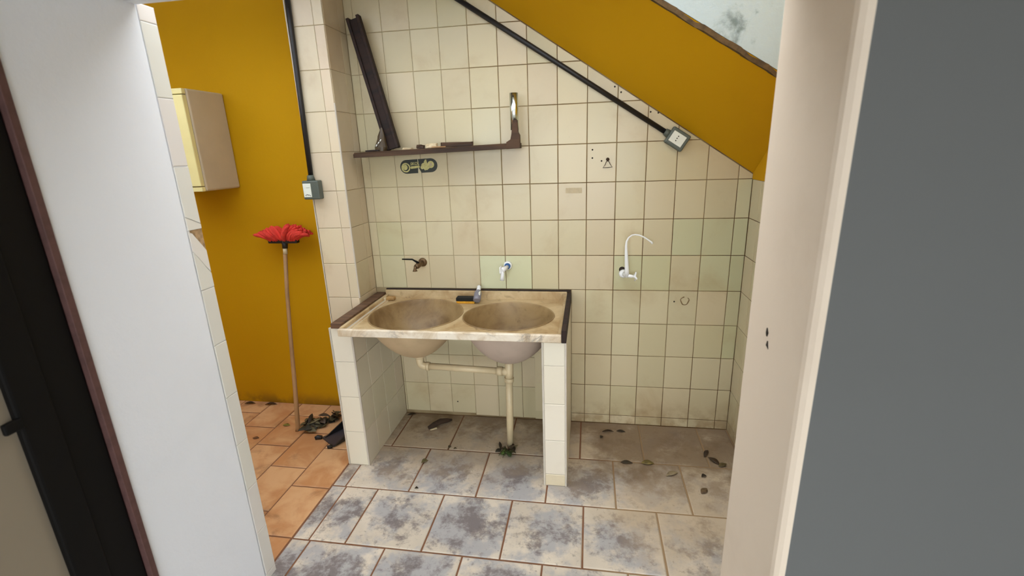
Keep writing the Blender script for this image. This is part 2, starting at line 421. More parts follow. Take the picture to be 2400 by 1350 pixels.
R_ = [(0.0, -0.362, [-1.11, -0.94, -0.605, -0.268, 0.13, 0.469, 0.797, 0.967]),
      (-0.362, -0.715, [-1.11, -1.04, -0.705, -0.364, -0.026, 0.303, 0.642, 0.967]),
      (-0.715, -1.060, [-1.11, -1.032, -0.862, -0.518, -0.182, 0.153, 0.482, 0.82, 0.967]),
      (-1.060, -1.405, [-1.11, -1.022, -0.677, -0.338, -0.006, 0.33, 0.665, 0.967]),
      (-1.405, -1.69, [-1.11, -0.85, -0.51, -0.17, 0.17, 0.51, 0.85])]
for y0, y1, xs in R_:
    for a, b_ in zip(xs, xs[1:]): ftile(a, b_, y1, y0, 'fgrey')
ox = [-1.112] + [-1.322-0.213*i for i in range(0, 11)]
for i, (b_, a) in enumerate(zip(ox, ox[1:])):
    off = [-0.425, -0.605, -0.43, -0.26][i % 4] if i < 4 else [-0.425, -0.27][i % 2]
    ys = [0.034]; y = off + 0.317*3
    while y > -1.25:
        if y < 0.02: ys.append(y)
        y -= 0.317
    ys.append(-1.262)
    for y0, y1 in zip(ys, ys[1:]): ftile(a, b_, y1, y0, 'forange', 0.0035)

# ------------------------------------------------------------------ door wall with the deep opening, room behind the camera
OX0, OX1, YO, YI, ZL = -1.075, 0.59, -1.275, -1.655, 2.022
def wallblock(name, lo, hi, mats, parent=None, bevel=0.008):
    b = B(); b.box(lo, hi)
    bmesh.ops.recalc_face_normals(b.bm, faces=b.bm.faces[:])
    for f in b.bm.faces:
        if f.normal.y < -0.9: f.material_index = 1
    return b.out(name, mats, parent, bevel=bevel, seg=3)
wl = struct(wallblock('wall_front_left', (-3.4, YI, -0.05), (OX0, YO, 2.28), ['white', 'beige']))
wr = struct(wallblock('wall_front_right', (OX1, -1.638, -0.05), (2.3, YO, 2.28), ['jamb', 'greywall'], bevel=0.022))
struct(wallblock('wall_front_lintel', (OX0-0.0, YI, ZL), (OX1, YO, 2.28), ['white', 'roomw'], bevel=0.006))
strip = struct(box('wall_front_cladding', (-3.4, YO, -0.02), (OX0-0.004, -1.218, 2.03), 'white'))
box('exposed_mortar', (OX0-0.006, -1.266, 1.315), (OX0-0.0035, -1.2175, 1.394), 'brick', strip)
srow = [0.0, 0.03, 0.227, 0.425, 0.617, 0.807, 1.004, 1.198, 1.393, 1.590, 1.785, 1.985, 2.03]
def poly_tile(parent, pts, color):
    cu = sum(p[0] for p in pts)/len(pts); cv = sum(p[1] for p in pts)/len(pts)
    m = tile_mesh([(p[0]-cu, p[1]-cv) for p in pts], 0.004, 'tileclean', 0.001)
    o = link('tile', m, parent, (OX0, cu, cv), (0, 0, math.pi/2)); o.color = color
SC = (226, 224, 218)
for c, d in zip(srow, srow[1:]):
    if abs(c-1.198) < 1e-3:       # cracked tile with a corner knocked off
        poly_tile(strip, [(-1.2742, 1.2), (-1.219, 1.2), (-1.219, 1.246), (-1.235, 1.268), (-1.255, 1.30), (-1.2742, 1.326)], tcol(SC, 1))
        poly_tile(strip, [(-1.2742, 1.329), (-1.255, 1.303), (-1.235, 1.271), (-1.219, 1.25), (-1.219, 1.322), (-1.226, 1.333), (-1.262, 1.385), (-1.2742, 1.390)], tcol(SC, 1))
    elif abs(c-1.393) < 1e-3:
        poly_tile(strip, [(-1.2742, 1.395), (-1.219, 1.395), (-1.219, 1.409), (-1.2742, 1.436)], tcol(SC, 1))
        poly_tile(strip, [(-1.2742, 1.438), (-1.219, 1.411), (-1.219, 1.588), (-1.2742, 1.588)], tcol(SC, 1))
    else: tile(strip, -1.2748, -1.2185, c, d, '+x', OX0, tcol(SC, 1), gap=0.0007, t=0.004, mat='tileclean')
# paint chips on the right jamb
b = B(); b.tube([(OX1, -1.424, 1.172), (OX1, -1.430, 1.162), (OX1, -1.427, 1.152)], [0.002, 0.005, 0.002], 6); b.out('paint_chip', 'mark', wr)
b = B(); b.tube([(OX1, -1.436, 1.143), (OX1, -1.437, 1.133), (OX1, -1.444, 1.125)], [0.002, 0.004, 0.001], 6); b.out('paint_chip', 'mark', wr)
# the dim room the picture is taken from
struct(box('wall_sky_block', (-3.4, -1.655, 2.36), (2.3, -1.275, 4.3), 'white'))  # unseen tall wall added above the opening to cut sky light on the tiles
struct(box('floor_room', (-3.4, -4.6, -0.12), (2.3, -1.70, -0.004), 'roomfloor'))
struct(box('ceiling', (-3.5, -4.7, 2.28), (2.4, -1.275, 2.36), 'roomw'))
wb = B(); wb.box((-3.5, -4.7, -0.05), (-1.9, -4.6, 2.28)); wb.box((1.7, -4.7, -0.05), (2.4, -4.6, 2.28)); wb.box((-1.9, -4.7, 2.22), (1.7, -4.6, 2.28)); wb.box((-1.9, -4.7, -0.05), (1.7, -4.6, 0.25))
struct(wb.out('wall_room_back', 'roomw'))                     # wide unseen opening added behind the photographer to let in frontal light
win = struct(link('fill_window_1', None, None, (-0.1, -4.65, 0.25)))
for x in (-1.77, -0.6, 0.6, 1.77): box('fill_window_mullion', (x-0.03, -0.03, 0.0), (x+0.03, 0.03, 1.97), 'blackmetal', win, 0.004)
for z in (0.0, 1.93): box('fill_window_rail', (-1.74, -0.028, z), (1.74, 0.028, z+0.04), 'blackmetal', win, 0.004)
struct(box('floor_terrace', (-9.0, -14.0, -0.14), (9.0, -4.6, -0.02), 'concrete'))
struct(box('wall_room_left', (-3.5, -4.6, -0.05), (-3.4, -1.30, 2.28), 'roomw'))
struct(box('wall_room_right', (2.3, -4.6, -0.05), (2.4, YO, 2.28), 'roomw'))

# ------------------------------------------------------------------ open door leaf at the left
door = struct(link('door_1', None, None, (-1.085, -1.66, 0.0)))
DY = lambda y: y+1.66
def dpart(name, lo, hi, mat, bevel=0.003):
    return box(name, (lo[0]+1.085, DY(lo[1]), lo[2]), (hi[0]+1.085, DY(hi[1]), hi[2]), mat, door, bevel)
dpart('frame_edge', (-1.12, -1.672, 0.0), (-1.067, -1.654, 2.02), 'brownframe', 0.002)
dpart('stile', (-1.125, -1.758, 0.02), (-1.082, -1.674, 2.0), 'blackmetal')
dpart('stile', (-1.128, -1.832, 0.02), (-1.074, -1.7585, 2.0), 'blackmetal', 0.006)
dpart('stile', (-1.125, -2.42, 0.02), (-1.079, -2.34, 2.0), 'blackmetal')
dpart('rail', (-1.123, -2.34, 1.86), (-1.080, -1.832, 2.0), 'blackmetal')
dpart('rail', (-1.123, -2.34, 0.02), (-1.080, -1.832, 0.22), 'blackmetal')
dpart('door_panel', (-1.112, -2.34, 0.22), (-1.092, -1.832, 1.86), 'beige', 0)
lt = dpart('latch', (-1.083, -1.862, 1.045), (-1.070, -1.825, 1.072), 'blackmetal', 0.004)

# ------------------------------------------------------------------ staircase above
stair = thing('staircase', 'yellow sloping underside of a staircase with a pale blue side, above the tiled wall', 'staircase')
XR, XL, YN = 0.966, -0.42, -0.48
near = lambda x: 1.8503+0.6218*(0.8470-x)
N1, N2 = 14, 8
V = []; F = []
for i in range(N1+1):
    x = XR+(XL-XR)*i/N1
    for j in range(N2+1):
        t = j/N2; V.append((x, 0.0+YN*t, soff(x)*(1-t)+near(x)*t))
nb = len(V)
V += [(v[0], v[1], v[2]+0.10) for v in V]
q = lambda i, j: i*(N2+1)+j
for i in range(N1):
    for j in range(N2):
        F.append((q(i, j), q(i+1, j), q(i+1, j+1), q(i, j+1))); F.append((nb+q(i, j), nb+q(i, j+1), nb+q(i+1, j+1), nb+q(i+1, j)))
for i in range(N1):
    F.append((q(i, 0), nb+q(i, 0), nb+q(i+1, 0), q(i+1, 0))); F.append((q(i, N2), q(i+1, N2), nb+q(i+1, N2), nb+q(i, N2)))
for j in range(N2):
    F.append((q(0, j), q(0, j+1), nb+q(0, j+1), nb+q(0, j))); F.append((q(N1, j), nb+q(N1, j), nb+q(N1, j+1), q(N1, j+1)))
link('slab', mesh('slab', V, F, 'yellow', False), stair)
b = B(); n = 40
def edgez(x): return near(x)
pts = [(XR+(XL-XR)*i/n) for i in range(n+1)]
prev = None
rg = []
for x in pts:
    j1, j2 = random.uniform(-.003, .003), random.uniform(-.004, .004)
    rg.append([b.bm.verts.new((x, YN+dy, edgez(x)+dz)) for dy, dz in ((-0.010+j1, -0.005+j2), (0.01, -0.004), (0.01, 0.018), (-0.010+j1, 0.015+j2*1.6))])
for a, c in zip(rg, rg[1:]):
    for k in range(4): b.bm.faces.new((a[k], a[(k+1) % 4], c[(k+1) % 4], c[k]))
b.bm.faces.new(rg[0]); b.bm.faces.new(rg[-1][::-1])
b.out('drip_edge', 'moss', stair)
b = B(); b.prism([(XR, near(XR)+0.02), (XL, near(XL)+0.02), (XL, near(XL)+0.40), (XR, near(XR)+0.40)], 1, YN-0.006, YN+0.09); b.out('parapet', 'pale', stair)
sky_block_slab = box('sky_block_slab', (-3.39, -0.64, 2.45), (-0.425, -0.002, 2.57), 'concrete', stair)  # unseen slab added overhead to keep sky light off the wall tops
for i in range(7):
    x1 = XR-0.05-i*0.19
    box('step', (x1-0.19, YN+0.095, near(x1-0.19)+0.03), (x1, -0.002, near(x1-0.19)+0.16), 'concrete', stair)

# ------------------------------------------------------------------ sink supports
def support(label, x0, x1, y0, ztop, zr, inner, x_in):
    t = thing('sink_support', label, 'support', ((x0+x1)/2, y0/2, 0), 'tiled masonry supports of the sink')
    ox, oy = t.location.x, t.location.y
    b = B()
    if inner == 'left':          # the masonry is hollowed where the bowl swells over it
        b.box((x0+0.003-ox, y0+0.003-oy, -0.003), (x1-0.003-ox, -0.46-oy, ztop)); b.box((x0+0.003-ox, -0.4601-oy, -0.003), (x1-0.003-ox, -oy, 0.58)); b.box((0.012-ox, -0.4601-oy, 0.58), (x1-0.003-ox, -oy, ztop))
    else: b.box((x0+0.003-ox, y0+0.003-oy, -0.003), (x1-0.003-ox, 0.0-oy, ztop))
    b.out('core', 'trimwhite', t)
    for a, c in zip(zr, zr[1:]):
        o = tile(t, x0+0.007-ox, x1-0.007-ox, a, c, '-y', y0-oy, tcol((228, 220, 202) if c > 0.07 else (218, 204, 174), 2), gap=0.0012, mat='tileclean')
        ys = [y0+0.006, y0+0.13, y0+0.28, y0+0.43, -0.002]
        for f, px in (('+x', x1-ox), ('-x', x0-ox)):
            for s, e in zip(ys, ys[1:]):
                if f == '-x' and inner == 'left' and c > 0.6 and e > y0+0.14: continue
                tile(t, s-oy, e-oy, a, c, f, px, tcol((212, 204, 182)), gap=0.0011, mat='tileclean')
    box('corner_trim', (x1-0.008-ox, y0-0.002-oy, 0.0), (x1+0.001-ox, y0+0.007-oy, ztop), 'trimwhite', t, 0.001, 1)
    box('corner_trim', (x0-0.001-ox, y0-0.002-oy, 0.0), (x0+0.008-ox, y0+0.007-oy, ztop), 'trimwhite', t, 0.001, 1)
    return t
support('white tiled sink support nearer the mop, carrying the end with the flat wooden strip', -1.106, -0.986, -0.545, 0.788, [0.0, 0.203, 0.408, 0.606, 0.788], 'right', -0.986)
support('white tiled sink support beside the bare tiled corner, stained at its foot', -0.042, 0.070, -0.592, 0.764, [0.0, 0.065, 0.256, 0.452, 0.649, 0.764], 'left', -0.042)

# ------------------------------------------------------------------ double laundry sink
SX0, SX1, SY0, SY1, ZD = -1.030, 0.048, -0.600, -0.004, 0.785
sink = thing('laundry_sink', 'stained beige double bowl laundry sink standing on two tiled supports', 'sink', (-0.49, -0.3, 0.765))
def L(p): return (p[0]+0.49, p[1]+0.3, p[2]-0.765)
BW = [((-0.737, -0.303), 0.243, 0.247, 0.220), ((-0.241, -0.304), 0.232, 0.211, 0.240)]
def ering(c, a, b_, r, n=72): return [(c[0]+a*r*math.cos(2*math.pi*k/n), c[1]+b_*r*math.sin(2*math.pi*k/n)) for k in range(n)]
bm = bmesh.new()
loops = []
def loop(pts, z):
    vs = [bm.verts.new(L((x, y, z))) for x, y in pts]
    return vs, [bm.edges.new((vs[i], vs[(i+1) % len(vs)])) for i in range(len(vs))]
outer = []
nx, ny = 24, 14
DX0, DX1, DY0, DY1 = SX0+0.006, SX1-0.006, SY0+0.010, SY1-0.006
outer += [(DX0+(DX1-DX0)*i/nx, DY0) for i in range(nx)] + [(DX1, DY0+(DY1-DY0)*i/ny) for i in range(ny)]
outer += [(DX1-(DX1-DX0)*i/nx, DY1) for i in range(nx)] + [(DX0, DY1-(DY1-DY0)*i/ny) for i in range(ny)]
E_ = []
for pts in [outer] + [ering(c, a, b_, 1.0) for c, a, b_, d in BW]:
    v, e = loop(pts, ZD); E_ += e
bmesh.ops.triangle_fill(bm, use_beauty=True, edges=E_)
geo = bmesh.ops.extrude_face_region(bm, geom=bm.faces[:])
bmesh.ops.translate(bm, verts=[v for v in geo['geom'] if isinstance(v, bmesh.types.BMVert)], vec=(0, 0, -0.022))
bmesh.ops.recalc_face_normals(bm, faces=bm.faces[:])
m = bpy.data.meshes.new('deck'); bm.to_mesh(m); bm.free(); m.materials.append(MT['sink'])
link('deck', m, sink)
for bi, (c, a, b_, D) in enumerate(BW):
    n, nr = 72, 22; V = []; F = []
    dc = (c[0]+(0.0 if bi == 0 else 0.0), c[1]+0.0)
    def prof(r, th):
        e = (0.74, 0.66)[bi] + (0.25*max(0, math.cos(th))**2 if bi == 0 else 0.0)
        return D*max(0.0, 1-r**1.9)**e
    ringsI = []
    radii = [1.03, 1.022, 1.012, 1.0] + [1-(i/nr)**1.25*0.93 for i in range(1, nr+1)]
    for ri, r in enumerate(radii):
        ring = []
        for k in range(n):
            th = 2*math.pi*k/n
            z = ZD + (0.0005, 0.0045, 0.0045, 0.0)[ri] if ri < 4 else ZD - prof(r, th)
            if bi == 0 and ri >= 4: z += 0.0016*math.sin((c[0]+a*r*math.cos(th))*170)*max(0, math.cos(th))*(1-r)*3
            V.append(L((c[0]+a*r*math.cos(th), c[1]+b_*r*math.sin(th), z))); ring.append(len(V)-1)
        ringsI.append(ring)
    for p, s in zip(ringsI, ringsI[1:]):
        F += [(p[k], p[(k+1) % n], s[(k+1) % n], s[k]) for k in range(n)]
    F.append(tuple(ringsI[-1]))
    ringsO = []
    for r in [1.0] + [1-(i/nr)**1.25*0.93 for i in range(1, nr+1)]:
        ring = []
        for k in range(n):
            th = 2*math.pi*k/n; g = 1.022
            V.append(L((c[0]+a*r*g*math.cos(th), c[1]+b_*r*g*math.sin(th), ZD-0.018-(prof(r, 0 if False else th) if r < 1 else 0.0)))); ring.append(len(V)-1)
        ringsO.append(ring)
    for p, s in zip(ringsO, ringsO[1:]):
        F += [(p[k], s[k], s[(k+1) % n], p[(k+1) % n]) for k in range(n)]
    F.append(tuple(ringsO[-1][::-1]))
    nin = (len(ringsI)-1)*n+1
    bmesh_ = mesh('bowl', V, F, ['bowl', ('under1', 'under2')[bi]], True)
    for pi, pf in enumerate(bmesh_.polygons): pf.material_index = 0 if pi < nin else 1
    bo = link('bowl', bmesh_, sink)
    B().tube([L((c[0], c[1], ZD-D+0.003)), L((c[0], c[1], ZD-D-0.004))], [0.024, 0.024], 20).out('drain', 'mark', bo)
# rims, backsplash, front apron
B().box(L((SX0, SY0, 0.766)), L((SX1, SY0+0.020, 0.803))).out('front_apron', 'apron', sink, bevel=0.004)
B().box(L((SX0, SY0+0.022, 0.764)), L((SX0+0.018, SY1-0.0205, 0.806))).out('rim', 'sink', sink, bevel=0.004)
B().box(L((SX0+0.03, SY0+0.022, 0.783)), L((SX0+0.042, SY1-0.03, 0.790))).out('rim', 'sink', sink, bevel=0.003)
B().box(L((SX1-0.016, SY0+0.022, 0.764)), L((SX1-0.0005, SY1-0.0205, 0.803))).out('rim', 'sink', sink, bevel=0.004)
B().box(L((SX0, SY1-0.02, 0.764)), L((SX1, SY1, 0.832))).out('backsplash', 'sink', sink, bevel=0.004)
B().box(L((SX0+0.004, SY1-0.012, 0.8315)), L((SX1+0.02, SY1+0.001, 0.838))).out('back_seal', 'darkwood', sink)
B().box(L((-1.088, -0.556, 0.789)), L((-1.031, -0.012, 0.815))).out('side_strip', 'stripwood', sink, bevel=0.002)
B().box(L((0.0485, -0.598, 0.7645)), L((0.070, -0.006, 0.826))).out('side_strip', 'darkwood', sink, bevel=0.002)

# ------------------------------------------------------------------ drain pipes
pipe = thing('drain_pipe', 'cream plastic drain pipe joining both sink bowls and running into the floor', 'pipe', (-0.262, -0.29, 0.0))
def LP(p): return (p[0]+0.262, p[1]+0.29, p[2])
def seg(name, pts, r, n=18): return B().tube([LP(p) for p in pts], r, n).out(name, 'pvc', pipe)
el = [(-0.742, -0.305, 0.556), (-0.742, -0.305, 0.505)] + [(-0.742+0.03*(1-math.cos(t)), -0.305, 0.505-0.022*math.sin(t)) for t in (0.4, 0.8, 1.2, 1.57)] + [(-0.70, -0.305, 0.483)]
e1 = seg('elbow', el, 0.0215)
B().tube([LP((-0.742, -0.305, 0.546)), LP((-0.742, -0.305, 0.532))], 0.026, 18).out('collar', 'pvc', e1)
B().tube([LP((-0.708, -0.305, 0.483)), LP((-0.69, -0.305, 0.4825))], 0.024, 18).out('collar', 'pvc', e1)
seg('cross_pipe', [(-0.70, -0.305, 0.483), (-0.285, -0.302, 0.468)], 0.0185)
te = seg('tee', [(-0.247, -0.304, 0.54), (-0.248, -0.302, 0.47), (-0.25, -0.30, 0.43)], 0.0225)
B().tube([LP((-0.315, -0.302, 0.469)), LP((-0.285, -0.302, 0.468))], 0.0245, 18).out('collar', 'pvc', te)
B().tube([LP((-0.285, -0.302, 0.468)), LP((-0.25, -0.302, 0.467))], 0.0215, 18).out('branch', 'pvc', te)
B().tube([LP((-0.25, -0.30, 0.432)), LP((-0.251, -0.30, 0.408))], 0.0255, 18).out('collar', 'pvc', te)
seg('down_pipe', [(-0.251, -0.30, 0.41), (-0.256, -0.29, 0.2), (-0.262, -0.283, -0.004)], 0.0195)

# ------------------------------------------------------------------ taps
f1 = thing('bronze_tap', 'tarnished brass wall tap with a lever handle, above the left bowl', 'tap', (-0.789, 0.0, 0.996))
B().tube([(0, 0, 0), (0, -0.006, 0), (0, -0.012, 0)], [0.026, 0.025, 0.016], 20).out('flange', 'bronze', f1)
B().tube([(0, -0.005, 0), (-0.003, -0.035, -0.002), (-0.008, -0.075, -0.006), (-0.014, -0.085, -0.008)], [0.011, 0.014, 0.016, 0.012], 16).out('body', 'bronze', f1)
B().tube([(-0.016, -0.078, -0.006), (-0.019, -0.08, -0.018), (-0.021, -0.08, -0.028), (-0.021, -0.08, -0.034)], [0.010, 0.008, 0.010, 0.0145], 16).out('spout', 'bronze', f1)
B().tube([(-0.006, -0.062, 0.008), (-0.010, -0.068, 0.017), (-0.022, -0.074, 0.026), (-0.032, -0.078, 0.034), (-0.06, -0.08, 0.035), (-0.091, -0.08, 0.0355)], [0.009, 0.007, 0.005, 0.0045, 0.0045, 0.004], 12).out('lever', 'blackmetal', f1)

f2 = thing('white_tap', 'white plastic tap with blue collar on the two greenish tiles', 'tap', (-0.286, 0.0, 0.979))
B().tube([(0, 0, 0), (0, -0.010, 0), (0, -0.014, 0)], [0.025, 0.024, 0.018], 24).out('flange', 'whiteplastic', f2)
B().tube([(0, -0.012, 0), (-0.001, -0.022, -0.002)], [0.0175, 0.0165], 24).out('collar', 'blue', f2)
bd = B().tube([(0, -0.02, -0.002), (-0.006, -0.055, -0.004), (-0.016, -0.085, -0.006), (-0.018, -0.092, -0.008)], [0.010, 0.012, 0.0155, 0.010], 16).out('body', 'whiteplastic', f2)
B().tube([(-0.018, -0.08, -0.012), (-0.019, -0.082, -0.04), (-0.021, -0.084, -0.066)], [0.0105, 0.0105, 0.0125], 16).out('spout', 'whiteplastic', f2)
B().box((-0.032, -0.10, -0.024), (-0.024, -0.06, 0.012)).out('lever', 'whiteplastic', f2, bevel=0.003)

f3 = thing('filter_tap', 'white gooseneck tap with a cross handle on the bare tiled wall', 'tap', (0.352, 0.0, 0.935))
disc('wall_hole', f3, -0.006, 0.022, 0.017, 'mark', y=-0.0012, n=16)
B().tube([(0, 0, 0), (0.001, -0.010, 0), (0.002, -0.016, 0.001)], [0.024, 0.022, 0.012], 24).out('flange', 'whiteplastic', f3)
B().tube([(0.002, -0.01, 0), (0.012, -0.045, 0.004), (0.015, -0.062, 0.006), (0.016, -0.070, 0.006)], [0.011, 0.012, 0.013, 0.006], 16).out('body', 'whiteplastic', f3)
sp = [(0.015, -0.06, 0.0), (0.015, -0.06, 0.03), (0.010, -0.06, 0.11), (0.007, -0.06, 0.165), (0.009, -0.06, 0.19), (0.018, -0.06, 0.209), (0.034, -0.06, 0.222), (0.051, -0.06, 0.225), (0.072, -0.06, 0.222), (0.095, -0.06, 0.212), (0.118, -0.06, 0.197), (0.134, -0.06, 0.185), (0.140, -0.06, 0.177)]
B().tube(sp, [0.0125, 0.012, 0.0092, 0.0068, 0.005, 0.0042, 0.004, 0.004, 0.004, 0.004, 0.0042, 0.0055, 0.0062], 14).out('spout', 'whiteplastic', f3)
B().tube([(0.016, -0.06, 0.004), (0.040, -0.062, 0.001), (0.053, -0.063, 0.0)], [0.010, 0.009, 0.006], 14).out('valve_stem', 'whiteplastic', f3)
hd = B().tube([(0.052, -0.063, 0), (0.064, -0.064, -0.001)], [0.008, 0.007], 14).out('handle', 'whiteplastic', f3)
for a in (0.25, 0.25+math.pi/2):
    c_, s_ = math.cos(a)*0.026, math.sin(a)*0.026
    B().tube([(0.060+s_*.2, -0.064-s_, c_), (0.060-s_*.2, -0.064+s_, -c_)], 0.0042, 8).out('handle_arm', 'whiteplastic', hd)

# ------------------------------------------------------------------ things lying on the sink
sg = thing('scouring_sponge', 'black and yellow scouring sponge standing between the sink bowls', 'sponge', (-0.516, -0.100, 0.7856))
B().box((-0.052, -0.022, 0), (0.052, 0.022, 0.014)).out('foam', 'yellowfoam', sg, bevel=0.003)
B().box((-0.053, -0.023, 0.014), (0.052, 0.022, 0.034)).out('scourer', 'blackfoam', sg, bevel=0.003)
bt = thing('spray_bottle', 'small grey bottle with white cap lying against the sink back edge', 'bottle', (-0.447, -0.130, 0.8075))
ax = (Vector((-0.452, -0.030, 0.866))-Vector((-0.447, -0.130, 0.8075)))
ln = ax.length; d = ax.normalized()
B().tube([d*t for t in (0, 0.003, 0.02, 0.06, 0.072, 0.078)], [0.016, 0.0205, 0.0215, 0.020, 0.015, 0.010], 20).out('bottle_body', 'greybottle', bt)
B().tube([d*t for t in (0.076, 0.082, 0.108, 0.112)], [0.011, 0.012, 0.0115, 0.008], 16).out('cap', 'whiteplastic', bt)
B().box((0.008, 0.016, 0.016), (0.016, 0.042, 0.044)).out('label', 'plate', bt, bevel=0.003)
so = thing('soap_bar', 'small worn brown soap piece in the corner of the sink rim', 'soap', (-0.976, -0.075, 0.7856))
B().box((-0.026, -0.016, 0), (0.026, 0.016, 0.022)).out('soap_body', 'soap', so, bevel=0.007, seg=3)
B().box((-0.041, -0.019, 0), (-0.024, 0.012, 0.017)).out('soap_chip', 'plasterbit', so, bevel=0.004)

# ------------------------------------------------------------------ conduits and outlet boxes
def outlet(name, label, c, ang, plane_rot, depth):
    pass
c1 = thing('conduit_outlet', 'black conduit running down the pillar edge into a grey outlet box', 'outlet', (-1.268, PY, 1.395))
def LC(p): return (p[0]+1.268, p[1]-PY, p[2]-1.395)
B().tube([LC((-1.258, PY-0.013, 2.445)), LC((-1.262, PY-0.013, 2.2)), LC((-1.268, PY-0.013, 1.9)), LC((-1.274, PY-0.013, 1.5))], 0.0125, 14).out('conduit', 'black', c1)
ob = B().box(LC((-1.313, PY-0.045, 1.392)), LC((-1.222, PY-0.001, 1.488))).out('box_body', 'boxgrey', c1, bevel=0.006)
B().tube([LC((-1.275, PY-0.016, 1.515)), LC((-1.275, PY-0.016, 1.486))], [0.016, 0.021], 16).out('box_neck', 'boxgrey', ob)
pl = B().box(LC((-1.308, PY-0.048, 1.404)), LC((-1.264, PY-0.044, 1.474))).out('cover_plate', 'plate', c1, bevel=0.0015)
for i, (x, z, w_, h_) in enumerate(((-1.296, 1.414, .003, .006), (-1.290, 1.418, .005, .003), (-1.284, 1.416, .004, .005), (-1.277, 1.415, .006, .003), (-1.271, 1.412, .003, .004), (-1.279, 1.452, .018, .001))):
    B().box(LC((x-w_/2, PY-0.0487, z-h_/2)), LC((x+w_/2, PY-0.0478, z+h_/2))).out('printed_mark', 'mark', pl)
ang = math.atan2(1.631-2.214, 0.594+0.306)
c2 = thing('conduit_outlet', 'black conduit running down beside the yellow stair slope into a tilted grey socket box', 'outlet', (0.588, 0.0, 1.630), None, (0, -ang, 0))
LD = math.hypot(0.588+0.60, 1.63-2.40)
B().tube([(-1.42, -0.0135, 0.0), (-0.035, -0.0135, 0.0)], 0.0125, 14).out('conduit', 'black', c2)
B().tube([(-0.068, -0.0155, 0), (-0.042, -0.0155, 0)], [0.0165, 0.021], 16).out('box_neck', 'boxgrey', c2)
B().box((-0.046, -0.040, -0.043), (0.052, -0.001, 0.043)).out('box_body', 'boxgrey', c2, bevel=0.006)
pl = B().box((-0.034, -0.043, -0.027), (0.036, -0.039, 0.027)).out('socket_plate', 'plate', c2, bevel=0.0015)
for x, z in ((-0.002, 0.012), (-0.003, 0.001), (-0.002, -0.011)):
    B().tube([(x, -0.0437, z), (x, -0.0425, z)], 0.003, 10).out('socket_hole', 'mark', pl)

# ------------------------------------------------------------------ meter box on the yellow wall
mb = thing('meter_box', 'beige box cabinet with cream door hung on the yellow wall', 'cabinet', (-2.05, 0.034, 1.445))
B().box((-0.20, -0.262, 0.0), (0.148, 0.0, 0.525)).out('cabinet_body', 'boxside', mb, bevel=0.010, seg=3)
df = B().box((-0.198, -0.292, 0.028), (0.143, -0.264, 0.492)).out('cabinet_door', 'boxfront', mb, bevel=0.004)
B().box((-0.198, -0.288, 0.0), (0.143, -0.264, 0.024)).out('bottom_rail', 'boxfront', mb, bevel=0.003)
B().box((-0.198, -0.288, 0.496), (0.143, -0.264, 0.523)).out('top_rail', 'boxfront', mb, bevel=0.003)

# ------------------------------------------------------------------ shelf with odds and ends
sh = thing('wooden_shelf', 'brown wooden shelf fixed on the tiled wall, ending in an upright stub with chrome tube', 'shelf', (-0.63, -0.075, 1.600))
V = []
for x, zb in ((-1.063, 1.593), (-0.19, 1.613)):
    for y, dz in ((-0.150, 0.0), (-0.002, 0.0), (-0.002, 0.026), (-0.135, 0.026), (-0.150, 0.017)):
        V.append((x+0.63, y+0.075, zb+dz-1.600))
link('board', mesh('board', V, [(0, 1, 2, 3, 4), (9, 8, 7, 6, 5)] + [(i, 5+i, 5+(i+1) % 5, (i+1) % 5) for i in range(5)], 'shelf'), sh)
b = B(); b.prism([(0.385, 0.010), (0.452, 0.012), (0.452, 0.075), (0.444, 0.09), (0.442, 0.145), (0.420, 0.145), (0.412, 0.08), (0.406, 0.055), (0.385, 0.043)], 1, -0.078, -0.045); b.out('upright', 'shelf', sh)
B().tube([(0.424, -0.040, 0.10), (0.424, -0.040, 0.272)], 0.021, 24).out('chrome_tube', 'chrome', sh)
B().tube([(0.424, -0.0625, 0.257), (0.424, -0.0605, 0.257)], 0.0035, 8).out('screw', 'mark', sh)
# dark channel board leaning in the corner
lb = thing('leaning_board', 'dark wooden channel board leaning in the tiled corner above the shelf', 'board', (-0.865, -0.075, 1.6255))
top = Vector((-1.022, -0.048, 2.275))-Vector((-0.865, -0.075, 1.6255))
zz = top.normalized(); xx = Vector((1, 0, 0)); xx = (xx-zz*xx.dot(zz)).normalized(); yy = zz.cross(xx)
lb.rotation_euler = Matrix((xx, yy, zz)).transposed().to_euler()
ll = top.length
B().box((-0.034, -0.010, 0.008), (0.034, 0.012, ll-0.008)).out('web', 'darkwood', lb, bevel=0.002)
B().box((-0.036, -0.022, 0.006), (-0.020, 0.012, ll)).out('flange', 'darkwood', lb, bevel=0.002)
B().box((0.020, -0.022, 0.006), (0.036, 0.012, ll)).out('flange', 'darkwood', lb, bevel=0.002)
zt = lambda x: 1.619+0.02*(x+1.063)/0.873+0.0004
cn = thing('plastic_bag', 'small crumpled cloudy plastic bag tucked behind the leaning board', 'bag', (-0.925, -0.105, zt(-0.925)))
b = B(); n = 14; rr = []
for i, (z, r) in enumerate(((0, 0.030), (0.02, 0.032), (0.045, 0.026), (0.075, 0.018), (0.10, 0.010), (0.118, 0.004))):
    rr.append([b.bm.verts.new(((r*math.cos(2*math.pi*k/n))*(1+random.uniform(-.18, .18))+z*.12, 0.7*r*math.sin(2*math.pi*k/n), z)) for k in range(n)])
for a, c in zip(rr, rr[1:]):
    for k in range(n): b.bm.faces.new((a[k], a[(k+1) % n], c[(k+1) % n], c[k]))
b.bm.faces.new(rr[0][::-1]); b.bm.faces.new(rr[-1]); b.out('bag_body', 'glass', cn)
for i in range(3): B().tube([(-0.015+0.012*i, -0.024, 0.025+0.012*i), (-0.008+0.012*i, -0.025, 0.034+0.012*i)], 0.003, 6).out('glint', 'whiteplastic', cn)
